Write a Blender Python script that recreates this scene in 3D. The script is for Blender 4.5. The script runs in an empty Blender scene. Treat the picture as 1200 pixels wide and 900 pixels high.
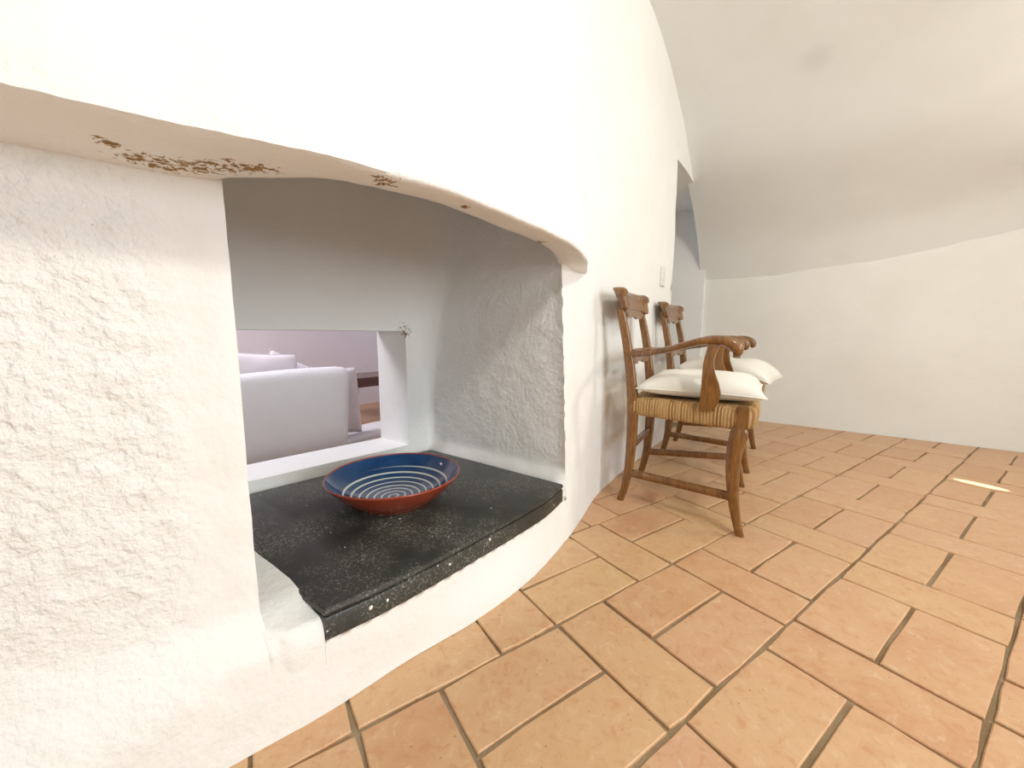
import bpy, bmesh, math, random
from mathutils import Vector, noise, Matrix
random.seed(7)
sc = bpy.context.scene
COL = sc.collection

# ------------------------------------------------------------------ camera
CAM_H = 0.72
cam_d = bpy.data.cameras.new('camera')
cam_d.sensor_fit = 'HORIZONTAL'
cam_d.sensor_width = 36.0
cam_d.lens = 36.0 * 450.0 / 1200.0
cam_d.clip_start = 0.01
cam = bpy.data.objects.new('camera', cam_d)
COL.objects.link(cam)
cam.location = (0, 0, CAM_H)
cam.rotation_euler = (math.pi / 2 - math.atan(56 / 450), 0, 0)
sc.camera = cam

# ------------------------------------------------------------------ colour management, world, lights
sc.view_settings.view_transform = 'Standard'
sc.view_settings.look = 'None'
sc.view_settings.gamma = 1.0
sc.view_settings.use_curve_mapping = False
sc.view_settings.exposure = -0.1

world = bpy.data.worlds.new('world')
sc.world = world
world.use_nodes = True
world.node_tree.nodes['Background'].inputs[0].default_value = (0.75, 0.85, 1.0, 1)
world.node_tree.nodes['Background'].inputs[1].default_value = 0.6


def P_(s, n, z):
    # point in the hearth wall's frame: s along the wall, n out of it
    return (0.592 * s + 0.806 * n, 0.806 * s - 0.592 * n, z)


def area(name, loc, target, size, energy, color, size_y=None, shape='DISK'):
    d = bpy.data.lights.new(name, 'AREA')
    d.shape = shape
    d.size = size
    if size_y:
        d.size_y = size_y
    d.energy = energy
    d.color = color
    o = bpy.data.objects.new(name, d)
    COL.objects.link(o)
    o.location = loc
    o.rotation_euler = (Vector(target) - Vector(loc)).to_track_quat('-Z', 'Y').to_euler()
    return o


area('ceiling_lamp_light', (1.15, -0.53, 2.27), (0.1, 1.0, 0.6), 0.28, 25, (1.0, 0.965, 0.875))
area('wall_lamp_light', (3.0, 1.15, 1.75), (0.6, 1.6, 0.6), 0.22, 15, (1.0, 0.96, 0.83))
area('window_daylight', (2.30, -1.42, 1.12), (0.0, 1.0, 0.5), 1.1, 58, (0.83, 0.92, 1.0), 1.2, 'RECTANGLE')
area('back_room_daylight', tuple(P_(0.1, -2.6, 2.0)), tuple(P_(0.9, -1.9, 0.4)), 0.8, 40, (0.92, 0.90, 1.0), 0.8, 'RECTANGLE')
# a sliver of sun that a small high opening lets in onto the floor tiles
sp = bpy.data.lights.new('sun_sliver', 'SPOT')
sp.energy = 1500
sp.spot_size = math.radians(3.0)
sp.spot_blend = 0.25
sp.shadow_soft_size = 0.004
sp.color = (1.0, 0.98, 0.95)
spo = bpy.data.objects.new('sun_sliver', sp)
COL.objects.link(spo)
spo.location = (3.15, 0.2, 1.9)
spo.rotation_euler = (Vector((2.29, 1.80, 0)) - Vector(spo.location)).to_track_quat('-Z', 'Y').to_euler()
spo.scale = (0.45, 1.0, 1.0)

# ------------------------------------------------------------------ frames and helpers
W = Vector((0.592, 0.806, 0)).normalized()      # along the hearth wall, away from the camera
N = Vector((0.806, -0.592, 0)).normalized()     # out of the hearth wall into the room
WALL_ROT = math.atan2(W.y, W.x)
TA = Vector((687, 453.5, 0)).normalized()       # tile courses
TB = Vector((-TA.y, TA.x, 0))


def P(s, n, z=0.0):
    v = W * s + N * n
    return Vector((v.x, v.y, z))


def lerp(a, b, t):
    return a + (b - a) * t


def sstep(a, b, x):
    t = max(0.0, min(1.0, (x - a) / (b - a)))
    return t * t * (3 - 2 * t)


def table(tab):
    # monotone-ish smooth interpolation through (x, y) pairs (Catmull-Rom)
    xs = [p[0] for p in tab]
    ys = [p[1] for p in tab]

    def fn(x):
        if x <= xs[0]:
            return ys[0]
        if x >= xs[-1]:
            return ys[-1]
        i = 0
        while xs[i + 1] < x:
            i += 1
        h = xs[i + 1] - xs[i]
        t = (x - xs[i]) / h

        def m(k):
            if k == 0:
                return (ys[1] - ys[0]) / (xs[1] - xs[0])
            if k == len(xs) - 1:
                return (ys[-1] - ys[-2]) / (xs[-1] - xs[-2])
            return (ys[k + 1] - ys[k - 1]) / (xs[k + 1] - xs[k - 1])
        m0, m1 = m(i) * h, m(i + 1) * h
        t2, t3 = t * t, t * t * t
        return (2*t3 - 3*t2 + 1) * ys[i] + (t3 - 2*t2 + t) * m0 + (-2*t3 + 3*t2) * ys[i+1] + (t3 - t2) * m1
    return fn


def lintable(tab):
    def fn(x):
        if x <= tab[0][0]:
            return tab[0][1]
        for (a, ya), (b, yb) in zip(tab, tab[1:]):
            if x <= b:
                return lerp(ya, yb, (x - a) / (b - a))
        return tab[-1][1]
    return fn


def obj(name, mesh_or_bm, mat, parent=None, smooth=True, angle=None):
    if isinstance(mesh_or_bm, bmesh.types.BMesh):
        me = bpy.data.meshes.new(name)
        mesh_or_bm.normal_update()
        mesh_or_bm.to_mesh(me)
        mesh_or_bm.free()
    else:
        me = mesh_or_bm
    if mat is not None and not me.materials:
        me.materials.append(mat)
    if smooth:
        me.polygons.foreach_set('use_smooth', [True] * len(me.polygons))
        if angle is not None:
            me.set_sharp_from_angle(angle=math.radians(angle))
    o = bpy.data.objects.new(name, me)
    COL.objects.link(o)
    if parent is not None:
        o.parent = parent
    return o


def tag(o, label, cat, group=None):
    o['label'] = label
    o['category'] = cat
    if group:
        o['group'] = group
    return o


def struct(o):
    o['kind'] = 'structure'
    return o


def thing(name, label, cat, loc=(0, 0, 0), rotz=0.0, group=None):
    o = bpy.data.objects.new(name, None)
    COL.objects.link(o)
    o.empty_display_size = 0.1
    o.location = loc
    o.rotation_euler = (0, 0, rotz)
    return tag(o, label, cat, group)


def grid_faces(bm, rows, close_u=False, close_v=False, flip=False):
    """rows: list of lists of Vector; returns the vertex grid"""
    g = [[bm.verts.new(p) for p in r] for r in rows]
    nr, nc = len(g), len(g[0])
    for i in range(nr if close_v else nr - 1):
        for j in range(nc if close_u else nc - 1):
            a, b = g[i][j], g[i][(j + 1) % nc]
            c, d = g[(i + 1) % nr][(j + 1) % nc], g[(i + 1) % nr][j]
            try:
                bm.faces.new((a, d, c, b) if flip else (a, b, c, d))
            except ValueError:
                pass
    return g


def cap(bm, loop, flip=False):
    try:
        bm.faces.new(list(reversed(loop)) if flip else loop)
    except ValueError:
        pass


def sweep(bm, pts, radii, seg=12, power=2.0, up=Vector((0, 0, 1)), side=None):
    """tube along pts, radii = [(half width across, half thickness along up)], superellipse section"""
    n = len(pts)
    rows = []
    for i in range(n):
        t = (pts[min(i + 1, n - 1)] - pts[max(i - 1, 0)]).normalized()
        sd = side if side is not None else t.cross(up)
        if sd.length < 1e-5:
            sd = Vector((1, 0, 0))
        sd = (sd - t * sd.dot(t)).normalized()
        u2 = sd.cross(t).normalized()
        a, b = radii[i]
        row = []
        for k in range(seg):
            th = 2 * math.pi * k / seg
            c, s_ = math.cos(th), math.sin(th)
            e = 2.0 / power
            x = math.copysign(abs(c) ** e, c) * a
            y = math.copysign(abs(s_) ** e, s_) * b
            row.append(pts[i] + sd * x + u2 * y)
        rows.append(row)
    g = grid_faces(bm, rows, close_u=True)
    cap(bm, g[0], True)
    cap(bm, g[-1])
    return g


def box(bm, c, size, rot=None):
    m = Matrix.Translation(c) @ (rot.to_4x4() if rot else Matrix.Identity(4)) @ Matrix.Diagonal((size[0], size[1], size[2], 1))
    r = bmesh.ops.create_cube(bm, size=1.0, matrix=m)
    return r['verts']


def finish(bm):
    bmesh.ops.recalc_face_normals(bm, faces=bm.faces[:])
    return bm


# ------------------------------------------------------------------ materials
def new_mat(name):
    m = bpy.data.materials.new(name)
    m.use_nodes = True
    nt = m.node_tree
    b = nt.nodes['Principled BSDF']
    return m, nt, b


def nd(nt, typ, **kw):
    n = nt.nodes.new(typ)
    for k, v in kw.items():
        setattr(n, k, v)
    return n


def noise_tex(nt, scale, detail=4, rough=0.5, vec=None, dist=0.0):
    t = nd(nt, 'ShaderNodeTexNoise')
    t.inputs['Scale'].default_value = scale
    t.inputs['Detail'].default_value = detail
    t.inputs['Roughness'].default_value = rough
    t.inputs['Distortion'].default_value = dist
    if vec is not None:
        nt.links.new(vec, t.inputs['Vector'])
    return t.outputs['Fac']


def ramp(nt, fac, stops):
    r = nd(nt, 'ShaderNodeValToRGB')
    while len(r.color_ramp.elements) < len(stops):
        r.color_ramp.elements.new(0.5)
    for e, (p, c) in zip(r.color_ramp.elements, stops):
        e.position = p
        e.color = c if len(c) == 4 else (*c, 1)
    nt.links.new(fac, r.inputs[0])
    return r.outputs[0]


def maprange(nt, v, a, b, c=0.0, d=1.0):
    m = nd(nt, 'ShaderNodeMapRange')
    m.inputs[1].default_value = a
    m.inputs[2].default_value = b
    m.inputs[3].default_value = c
    m.inputs[4].default_value = d
    nt.links.new(v, m.inputs[0])
    return m.outputs[0]


def math_n(nt, op, a, b=None, clamp=False):
    m = nd(nt, 'ShaderNodeMath', operation=op)
    m.use_clamp = clamp
    for i, v in enumerate((a, b)):
        if v is None:
            continue
        if isinstance(v, (int, float)):
            m.inputs[i].default_value = v
        else:
            nt.links.new(v, m.inputs[i])
    return m.outputs[0]


def mix(nt, fac, a, b, blend='MIX'):
    m = nd(nt, 'ShaderNodeMix', data_type='RGBA', blend_type=blend)
    for sock, v in ((m.inputs[0], fac), (m.inputs[6], a), (m.inputs[7], b)):
        if isinstance(v, (int, float)):
            sock.default_value = v
        elif isinstance(v, tuple):
            sock.default_value = v if len(v) == 4 else (*v, 1)
        else:
            nt.links.new(v, sock)
    return m.outputs[2]


def bump(nt, h, strength, dist, bsdf, normal=None):
    b = nd(nt, 'ShaderNodeBump')
    if isinstance(strength, (int, float)):
        b.inputs['Strength'].default_value = strength
    else:
        nt.links.new(strength, b.inputs['Strength'])
    b.inputs['Distance'].default_value = dist
    nt.links.new(h, b.inputs['Height'])
    if normal is not None:
        nt.links.new(normal, b.inputs['Normal'])
    if bsdf is not None:
        nt.links.new(b.outputs[0], bsdf.inputs['Normal'])
    return b.outputs[0]


def geo_pos(nt):
    return nd(nt, 'ShaderNodeNewGeometry').outputs['Position']


def near_mask(nt, pos, pt, radius):
    d = nd(nt, 'ShaderNodeVectorMath', operation='DISTANCE')
    nt.links.new(pos, d.inputs[0])
    d.inputs[1].default_value = pt
    return maprange(nt, d.outputs['Value'], radius * 0.35, radius, 1.0, 0.0)


def plaster(name, color, spots=(), chip_color=(0.16, 0.09, 0.03), smudges=(), coarse=0.22, underside=False):
    m, nt, b = new_mat(name)
    pos = geo_pos(nt)
    patch = noise_tex(nt, 2.2, 4, 0.6, pos)
    c = mix(nt, maprange(nt, patch, 0.35, 0.7), color, tuple(v * k for v, k in zip(color, (0.955, 0.95, 0.94))))
    fleck = noise_tex(nt, 160, 2, 0.5, pos)
    c = mix(nt, maprange(nt, fleck, 0.76, 0.80), c, tuple(v * 0.62 for v in color))
    if spots:
        ms = None
        for pt, rad in spots:
            k = near_mask(nt, pos, pt, rad)
            ms = k if ms is None else math_n(nt, 'MAXIMUM', ms, k)
        sepn = nd(nt, 'ShaderNodeSeparateXYZ')
        nt.links.new(nd(nt, 'ShaderNodeNewGeometry').outputs['Normal'], sepn.inputs[0])
        ms = math_n(nt, 'MULTIPLY', ms, maprange(nt, math_n(nt, 'ABSOLUTE', sepn.outputs[2]), 0.45, 0.7)) if underside else ms
        nz = noise_tex(nt, 95, 5, 0.65, pos, 0.6)
        nz2 = math_n(nt, 'ADD', nz, math_n(nt, 'MULTIPLY', ms, 0.22))
        chip = math_n(nt, 'MULTIPLY', maprange(nt, nz2, 0.69, 0.74), math_n(nt, 'MULTIPLY', ms, 3.0, True))
        tone = noise_tex(nt, 40, 2, 0.5, pos)
        cc = mix(nt, tone, chip_color, (0.42, 0.27, 0.10))
        c = mix(nt, chip, c, cc)
    for pt, rad, k in smudges:
        sm = math_n(nt, 'MULTIPLY', near_mask(nt, pos, pt, rad), k)
        c = mix(nt, sm, c, tuple(v * 0.62 for v in color))
    nt.links.new(c, b.inputs['Base Color'])
    b.inputs['Roughness'].default_value = 0.85
    b.inputs['Specular IOR Level'].default_value = 0.25
    att = nd(nt, 'ShaderNodeAttribute', attribute_name='rough')
    h1 = noise_tex(nt, 14, 3, 0.5, pos)
    h2 = noise_tex(nt, 72, 4, 0.55, pos, 0.1)
    n1 = bump(nt, h1, coarse, 0.02, None)
    st = math_n(nt, 'ADD', math_n(nt, 'MULTIPLY', att.outputs['Fac'], 1.0), 0.03)
    bump(nt, h2, st, 0.008, b, n1)
    return m


def wood(name, dark, mid, light, rough=0.32, wear=True):
    m, nt, b = new_mat(name)
    tc = nd(nt, 'ShaderNodeTexCoord')
    mp = nd(nt, 'ShaderNodeMapping')
    mp.inputs['Scale'].default_value = (9, 9, 1.6)
    nt.links.new(tc.outputs['Object'], mp.inputs[0])
    g = noise_tex(nt, 7, 6, 0.65, mp.outputs[0], 1.2)
    c = ramp(nt, g, [(0.25, dark), (0.52, mid), (0.80, light)])
    if wear:
        wn = noise_tex(nt, 26, 4, 0.7, tc.outputs['Object'], 0.5)
        c = mix(nt, maprange(nt, wn, 0.66, 0.74, 0, 0.6), c, (0.46, 0.25, 0.09))
    nt.links.new(c, b.inputs['Base Color'])
    b.inputs['Roughness'].default_value = rough
    b.inputs['Coat Weight'].default_value = 0.5
    b.inputs['Coat Roughness'].default_value = 0.15
    bump(nt, g, 0.12, 0.004, b)
    return m


def fabric(name, color, scale=900, rough=0.9):
    m, nt, b = new_mat(name)
    tc = nd(nt, 'ShaderNodeTexCoord')
    w = nd(nt, 'ShaderNodeTexWave')
    w.inputs['Scale'].default_value = scale / 6
    nt.links.new(tc.outputs['Object'], w.inputs[0])
    nz = noise_tex(nt, 22, 3, 0.5, tc.outputs['Object'])
    c = mix(nt, nz, color, tuple(v * 0.93 for v in color))
    nt.links.new(c, b.inputs['Base Color'])
    b.inputs['Roughness'].default_value = rough
    b.inputs['Sheen Weight'].default_value = 0.2
    n1 = bump(nt, noise_tex(nt, 9, 3, 0.5, tc.outputs['Object']), 0.25, 0.02, None)
    bump(nt, w.outputs['Fac'], 0.08, 0.001, b, n1)
    return m


MAT = {}

SOFFIT_Z = 0.96
MAT['wall'] = plaster('white_plaster', (0.885, 0.885, 0.86),
                      spots=[(tuple(P(1.045, -1.33, 0.745)), 0.05)])
MAT['hood'] = plaster('hood_plaster', (0.885, 0.885, 0.86),
                      spots=[((-0.499, 0.509, 0.957), 0.024),
                             ((-0.502, 0.553, 0.957), 0.044),
                             ((-0.484, 0.571, 0.957), 0.054),
                             ((-0.456, 0.576, 0.957), 0.052),
                             ((-0.420, 0.574, 0.957), 0.044),
                             ((-0.386, 0.576, 0.957), 0.038),
                             ((-0.353, 0.582, 0.957), 0.030),
                             ((-0.198, 0.628, 0.957), 0.036),
                             ((-0.087, 0.747, 0.957), 0.018),
                             ((0.070, 1.023, 0.957), 0.030)],
                      underside=True,
                      chip_color=(0.20, 0.10, 0.035))
MAT['far_wall'] = plaster('cream_plaster', (0.875, 0.87, 0.83), coarse=0.12)
MAT['ceiling'] = plaster('vault_plaster', (0.84, 0.85, 0.825), coarse=0.06, smudges=[((1.60, 2.22, 2.148), 0.10, 0.22)])
MAT['lilac_wall'] = plaster('back_room_plaster', (0.86, 0.83, 0.86))


def tile_mat():
    m, nt, b = new_mat('terracotta_tile')
    info = nd(nt, 'ShaderNodeObjectInfo')
    pos = geo_pos(nt)
    base = ramp(nt, info.outputs['Random'], [(0.0, (0.56, 0.295, 0.155)), (0.3, (0.60, 0.34, 0.185)), (0.55, (0.62, 0.375, 0.195)),
                                             (0.8, (0.61, 0.345, 0.205)), (1.0, (0.63, 0.40, 0.20))])
    n1 = noise_tex(nt, 7, 4, 0.6, pos, 0.4)
    n2 = noise_tex(nt, 30, 6, 0.75, pos, 0.8)
    c = mix(nt, maprange(nt, n1, 0.35, 0.7, 0, 0.55), base, (0.67, 0.46, 0.26))
    c = mix(nt, maprange(nt, n2, 0.52, 0.66, 0, 0.60), c, (0.54, 0.245, 0.12))
    c = mix(nt, maprange(nt, n2, 0.32, 0.44, 0.55, 0), c, (0.74, 0.56, 0.36))
    pit = noise_tex(nt, 110, 2, 0.5, pos)
    c = mix(nt, maprange(nt, pit, 0.71, 0.75, 0, 0.7), c, (0.25, 0.10, 0.04))
    nt.links.new(c, b.inputs['Base Color'])
    r = maprange(nt, n1, 0.3, 0.7, 0.30, 0.48)
    nt.links.new(r, b.inputs['Roughness'])
    b.inputs['Specular IOR Level'].default_value = 0.45
    bn = bump(nt, n1, 0.15, 0.01, None)
    bump(nt, n2, 0.35, 0.004, b, bn)
    return m


MAT['tile'] = tile_mat()


def grout_mat():
    m, nt, b = new_mat('grout')
    pos = geo_pos(nt)
    n1 = noise_tex(nt, 6, 3, 0.5, pos)
    n2 = noise_tex(nt, 140, 3, 0.6, pos)
    c = mix(nt, maprange(nt, n1, 0.4, 0.65), (0.24, 0.165, 0.085), (0.36, 0.28, 0.18))
    c = mix(nt, maprange(nt, n2, 0.6, 0.75, 0, 0.5), c, (0.62, 0.54, 0.42))
    nt.links.new(c, b.inputs['Base Color'])
    b.inputs['Roughness'].default_value = 0.9
    bump(nt, n2, 0.4, 0.004, b)
    return m


MAT['grout'] = grout_mat()


def slate_mat():
    m, nt, b = new_mat('black_slate')
    tc = nd(nt, 'ShaderNodeTexCoord')
    pos = tc.outputs['Object']
    n1 = noise_tex(nt, 5, 4, 0.6, pos)
    n2 = noise_tex(nt, 190, 3, 0.7, pos)
    c = mix(nt, maprange(nt, n1, 0.35, 0.7), (0.024, 0.025, 0.022), (0.050, 0.052, 0.044))
    ms = maprange(nt, n1, 0.40, 0.58)
    dust = maprange(nt, n2, 0.54, 0.64, 0, 0.85)
    c = mix(nt, math_n(nt, 'MULTIPLY', dust, ms), c, (0.34, 0.33, 0.29))
    fl = noise_tex(nt, 75, 1, 0.5, pos)
    c = mix(nt, maprange(nt, fl, 0.775, 0.79), c, (0.80, 0.79, 0.75))
    nt.links.new(c, b.inputs['Base Color'])
    nt.links.new(maprange(nt, n1, 0.3, 0.7, 0.28, 0.5), b.inputs['Roughness'])
    bump(nt, n2, 0.25, 0.003, b)
    return m


MAT['slate'] = slate_mat()
MAT['paint'] = plaster('paint_splash', (0.88, 0.87, 0.84))
MAT['wood'] = wood('walnut_brown', (0.070, 0.025, 0.006), (0.19, 0.077, 0.014), (0.33, 0.148, 0.031), 0.27)
MAT['dark_wood'] = wood('dark_red_wood', (0.05, 0.012, 0.01), (0.10, 0.025, 0.018), (0.15, 0.05, 0.03), 0.4, False)
MAT['cushion'] = fabric('cream_cotton', (0.86, 0.83, 0.75))
MAT['sofa'] = fabric('white_loose_cover', (0.80, 0.77, 0.77))
MAT['pillow'] = fabric('rose_white_cotton', (0.80, 0.73, 0.75))


def rush_mat():
    m, nt, b = new_mat('woven_rush')
    tc = nd(nt, 'ShaderNodeTexCoord')
    att = nd(nt, 'ShaderNodeAttribute', attribute_name='strand')
    n1 = noise_tex(nt, 30, 3, 0.6, tc.outputs['Object'])
    wn = nd(nt, 'ShaderNodeTexWhiteNoise', noise_dimensions='1D')
    nt.links.new(att.outputs['Fac'], wn.inputs['W'])
    c = ramp(nt, wn.outputs['Value'], [(0.0, (0.24, 0.12, 0.035)), (0.4, (0.40, 0.23, 0.08)), (1.0, (0.60, 0.40, 0.18))])
    c = mix(nt, maprange(nt, n1, 0.5, 0.7, 0, 0.4), c, (0.20, 0.10, 0.03))
    nt.links.new(c, b.inputs['Base Color'])
    b.inputs['Roughness'].default_value = 0.65
    bump(nt, n1, 0.3, 0.003, b)
    return m


MAT['rush'] = rush_mat()


def simple(name, color, rough=0.5, coat=0.0):
    m, nt, b = new_mat(name)
    pos = nd(nt, 'ShaderNodeTexCoord').outputs['Object']
    c = mix(nt, noise_tex(nt, 30, 3, 0.5, pos), color, tuple(v * 0.85 for v in color))
    nt.links.new(c, b.inputs['Base Color'])
    b.inputs['Roughness'].default_value = rough
    b.inputs['Coat Weight'].default_value = coat
    return m


MAT['switch'] = simple('white_plastic', (0.85, 0.85, 0.82), 0.35)
MAT['terracotta_glaze'] = simple('terracotta_glaze', (0.36, 0.055, 0.020), 0.22, 0.4)


def spiral_mat():
    m, nt, b = new_mat('blue_spiral_glaze')
    tc = nd(nt, 'ShaderNodeTexCoord')
    sep = nd(nt, 'ShaderNodeSeparateXYZ')
    nt.links.new(tc.outputs['Object'], sep.inputs[0])
    x, y = sep.outputs[0], sep.outputs[1]
    r = math_n(nt, 'SQRT', math_n(nt, 'ADD', math_n(nt, 'MULTIPLY', x, x), math_n(nt, 'MULTIPLY', y, y)))
    th = math_n(nt, 'DIVIDE', math_n(nt, 'ARCTAN2', y, x), 2 * math.pi)
    turn = math_n(nt, 'SUBTRACT', math_n(nt, 'DIVIDE', r, 0.0205), th)
    fr = math_n(nt, 'FRACT', turn)
    d = math_n(nt, 'ABSOLUTE', math_n(nt, 'SUBTRACT', fr, 0.5))
    line = maprange(nt, d, 0.13, 0.09, 0, 1) if False else maprange(nt, d, 0.10, 0.14, 1, 0)
    inside = maprange(nt, r, 0.154, 0.157, 1, 0)
    line = math_n(nt, 'MULTIPLY', line, inside)
    nz = noise_tex(nt, 35, 3, 0.6, tc.outputs['Object'])
    blue = mix(nt, nz, (0.004, 0.030, 0.105), (0.012, 0.072, 0.200))
    c = mix(nt, line, blue, (0.66, 0.70, 0.62))
    nt.links.new(c, b.inputs['Base Color'])
    b.inputs['Roughness'].default_value = 0.12
    b.inputs['Coat Weight'].default_value = 0.6
    return m


MAT['spiral'] = spiral_mat()

# ------------------------------------------------------------------ hearth wall
S_L, S_R = 0.244, 1.160            # niche between these, along the wall
D_L, D_R = 2.770, 3.845            # doorway
Z_SLAB0, Z_SLAB1 = 0.152, 0.214

base_n = table([(-1.8, -1.42), (-0.6, -0.985), (0.035, -0.755), (0.183, -0.711), (0.244, -0.694), (0.341, -0.670),
                (0.395, -0.662), (0.493, -0.646), (0.66, -0.607), (0.839, -0.587), (0.989, -0.590), (1.17, -0.610),
                (1.345, -0.640), (1.6, -0.684), (1.835, -0.698), (2.1, -0.70), (4.2, -0.70)])
upper_n = table([(-1.8, -1.47), (-0.6, -1.04), (0.035, -0.812), (0.183, -0.764), (0.244, -0.742), (0.5, -0.70), (0.9, -0.66), (1.16, -0.652),
                 (1.345, -0.678), (1.55, -0.698), (2.1, -0.70), (4.2, -0.70)])


slab_front = table([(0.316, -0.672), (0.416, -0.648), (0.536, -0.631), (0.694, -0.616), (0.864, -0.602), (0.994, -0.597), (1.128, -0.611)])


def rough_at(s, z):
    if s < 0.30:
        r = sstep(0.215, 0.12, s) * sstep(0.02, 0.12, z) * (0.35 + 0.65 * sstep(0.06, 0.40, z))
        return max(r, 0.22)
    if s < 1.7:
        return 0.15
    return 0.05


def lump(p, amp, scale):
    return amp * noise.noise(p * scale)


def wall_n(s, z):
    if s < 0.35:
        e = sstep(-0.05, 0.24, s)
        w = 1 - sstep(lerp(0.08, 0.165, e), lerp(0.28, 0.232, e), z + 0.012 * noise.noise(Vector((s * 9, 0, 3))))
    elif s > 1.0:
        w = max(0.0, 1 - z / 0.95)
        w = w ** 0.9
    else:
        w = 1.0 if z < 0.2 else 0.0
    bn = base_n(s)
    if 0.30 < s < 1.16 and z < 0.2:
        k = sstep(0.0, 0.14, z) * sstep(0.30, 0.34, s)
        bn = lerp(bn, slab_front(s) - 0.004, k)
    n = lerp(upper_n(s), bn, w)
    q = Vector((s, z, 0.0))
    if 0.30 < s < 1.16 and z < 0.2:
        return n + lump(q, 0.0015, 18)
    n += lump(q + Vector((0, 0, 5)), 0.006, 3.1)
    n += lump(q + Vector((0, 0, 9)), 0.0022, 16)
    r = rough_at(s, z)
    if r > 0.2:
        n += r * (lump(q, 0.0050, 34) + lump(q + Vector((3, 1, 0)), 0.0030, 80) + 0.0025 * abs(noise.noise(q * 55)))
    return n


def build_wall():
    bm = bmesh.new()
    rl = bm.verts.layers.float.new('rough')

    def setr(g, fn):
        for r in g:
            for v in r:
                v[rl] = fn(v)

    def strip(s_list, z_list, roughfn=rough_at):
        rows = [[P(s, wall_n(s, z), z) for s in s_list] for z in z_list]
        g = grid_faces(bm, rows)
        for i, z in enumerate(z_list):
            for j, s in enumerate(s_list):
                g[i][j][rl] = roughfn(s, z)
        return g

    def lin(a, b, step):
        k = max(1, int(round((b - a) / step)))
        return [lerp(a, b, i / k) for i in range(k + 1)]
    z_low = lin(0, Z_SLAB0, 0.012)
    z_mid = lin(Z_SLAB0, 1.05, 0.011)
    z_top = lin(1.05, 2.5, 0.06)
    z_all = z_low + z_mid[1:]
    s_far_l = lin(-1.8, -0.30, 0.10)
    s_pier = lin(-0.30, S_L, 0.0085)
    # left pier, fine; further left, coarse
    strip(s_far_l, z_all[::4] + ([] if (len(z_all) - 1) % 4 == 0 else [z_all[-1]]) + z_top[1:])
    strip(s_pier, z_all)
    strip(s_pier[::4] + ([] if (len(s_pier) - 1) % 4 == 0 else [s_pier[-1]]), z_top)
    # plinth under the slab
    strip(lin(S_L, S_R, 0.02), z_low)
    # upper wall behind the hood
    z_up = [1.42, 1.5, 1.6] + [z for z in z_top if z > 1.62]
    strip(lin(S_L, S_R, 0.08), z_up)
    # wall to the right, up to the doorway
    strip(lin(S_R, 1.75, 0.018), z_all[::2] + ([] if (len(z_all) - 1) % 2 == 0 else [z_all[-1]]) + z_top[1:])
    strip(lin(1.75, D_L, 0.05), lin(0, 2.5, 0.05))
    # over and after the doorway
    door_top = lintable([(D_L, 1.858), (3.0, 1.862), (3.4, 1.858), (D_R, 1.84)])
    ss = lin(D_L, D_R, 0.05)
    rows = [[P(s, wall_n(s, lerp(door_top(s), 2.5, t)), lerp(door_top(s), 2.5, t)) for s in ss] for t in (0, 0.1, 0.2, 0.35, 0.5, 0.75, 1)]
    grid_faces(bm, rows)
    strip(lin(D_R, 3.95, 0.05), lin(0, 2.5, 0.05))
    # doorway reveals: left jamb, soffit, right jamb, and the closed end of the passage
    outline = [(D_L, z) for z in lin(0, door_top(D_L), 0.08)] + [(s, door_top(s)) for s in ss[1:]] + \
              [(D_R, z) for z in reversed(lin(0, door_top(D_R), 0.08)[:-1])]
    rows = []
    for dn in (0, -0.1, -0.3, -0.6, -0.9):
        rows.append([P(s, wall_n(s, z) + dn, z) for s, z in outline])
    g = grid_faces(bm, rows)
    cap(bm, g[-1])
    # niche: lofted inner surface (left cheek, back wall with opening, rounded corner, right cheek)
    zs = [z for z in z_mid]
    zz = [Z_SLAB0] + [z for z in z_mid[1:]]
    zz = [z for z in zz] + lin(1.05, 1.6, 0.05)[1:]
    OPN = (0.30, 1.047, 0.250, 0.742)

    def back_n(s):
        return -1.405 + (s - 0.46) * 0.135

    def snap(z, step):
        return z
    zz = sorted(set([round(z, 5) for z in zz] + [OPN[2], OPN[3]]))
    rows = []
    meta = []
    for z in zz:
        r = 0.025 + max(0.0, z - 0.45) * 0.26
        r = min(r, 0.30)
        foot = 0.028 * (1 - sstep(0.205, 0.262, z))
        left_s = 0.235
        right_s = 1.168 - foot
        row = []
        kinds = []
        nl = wall_n(S_L, z)
        for i in range(14):                      # left cheek, front to back
            t = i / 14
            row.append((lerp(S_L, left_s, t), lerp(nl, back_n(left_s), t)))
            kinds.append('l')
        hb = min(OPN[1], right_s - r - 0.005)
        for i in range(3):
            row.append((lerp(left_s, OPN[0], i / 3), None))
            kinds.append('b')
        for i in range(20):
            row.append((lerp(OPN[0], hb, i / 20), None))
            kinds.append('o')
        for i in range(5):
            row.append((lerp(hb, right_s - r, i / 5), None))
            kinds.append('b')
        cn = back_n(right_s - r) + r
        for i in range(10):
            a = math.pi / 2 * i / 10
            row.append((right_s - r + r * math.sin(a), cn - r * math.cos(a)))
            kinds.append('c')
        nr_ = wall_n(S_R, z)
        for i in range(31):
            t = i / 30
            row.append((lerp(right_s, S_R if t > 0.97 else right_s - 0.004, t), lerp(cn, nr_, t)))
            kinds.append('r')
        out = []
        for (s, n), k in zip(row, kinds):
            if n is None:
                n = back_n(s)
            q = Vector((s, n, z)) * 1.0
            if k == 'r':
                s += lump(Vector((n, z, 1)), 0.002, 14) + lump(Vector((n, z, 1)), 0.0035, 45)
            else:
                n += lump(Vector((s, z, 2)), 0.003, 7)
            out.append(P(s, n, z))
        rows.append(out)
        meta = kinds
    g = [[bm.verts.new(p) for p in r] for r in rows]
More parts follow.
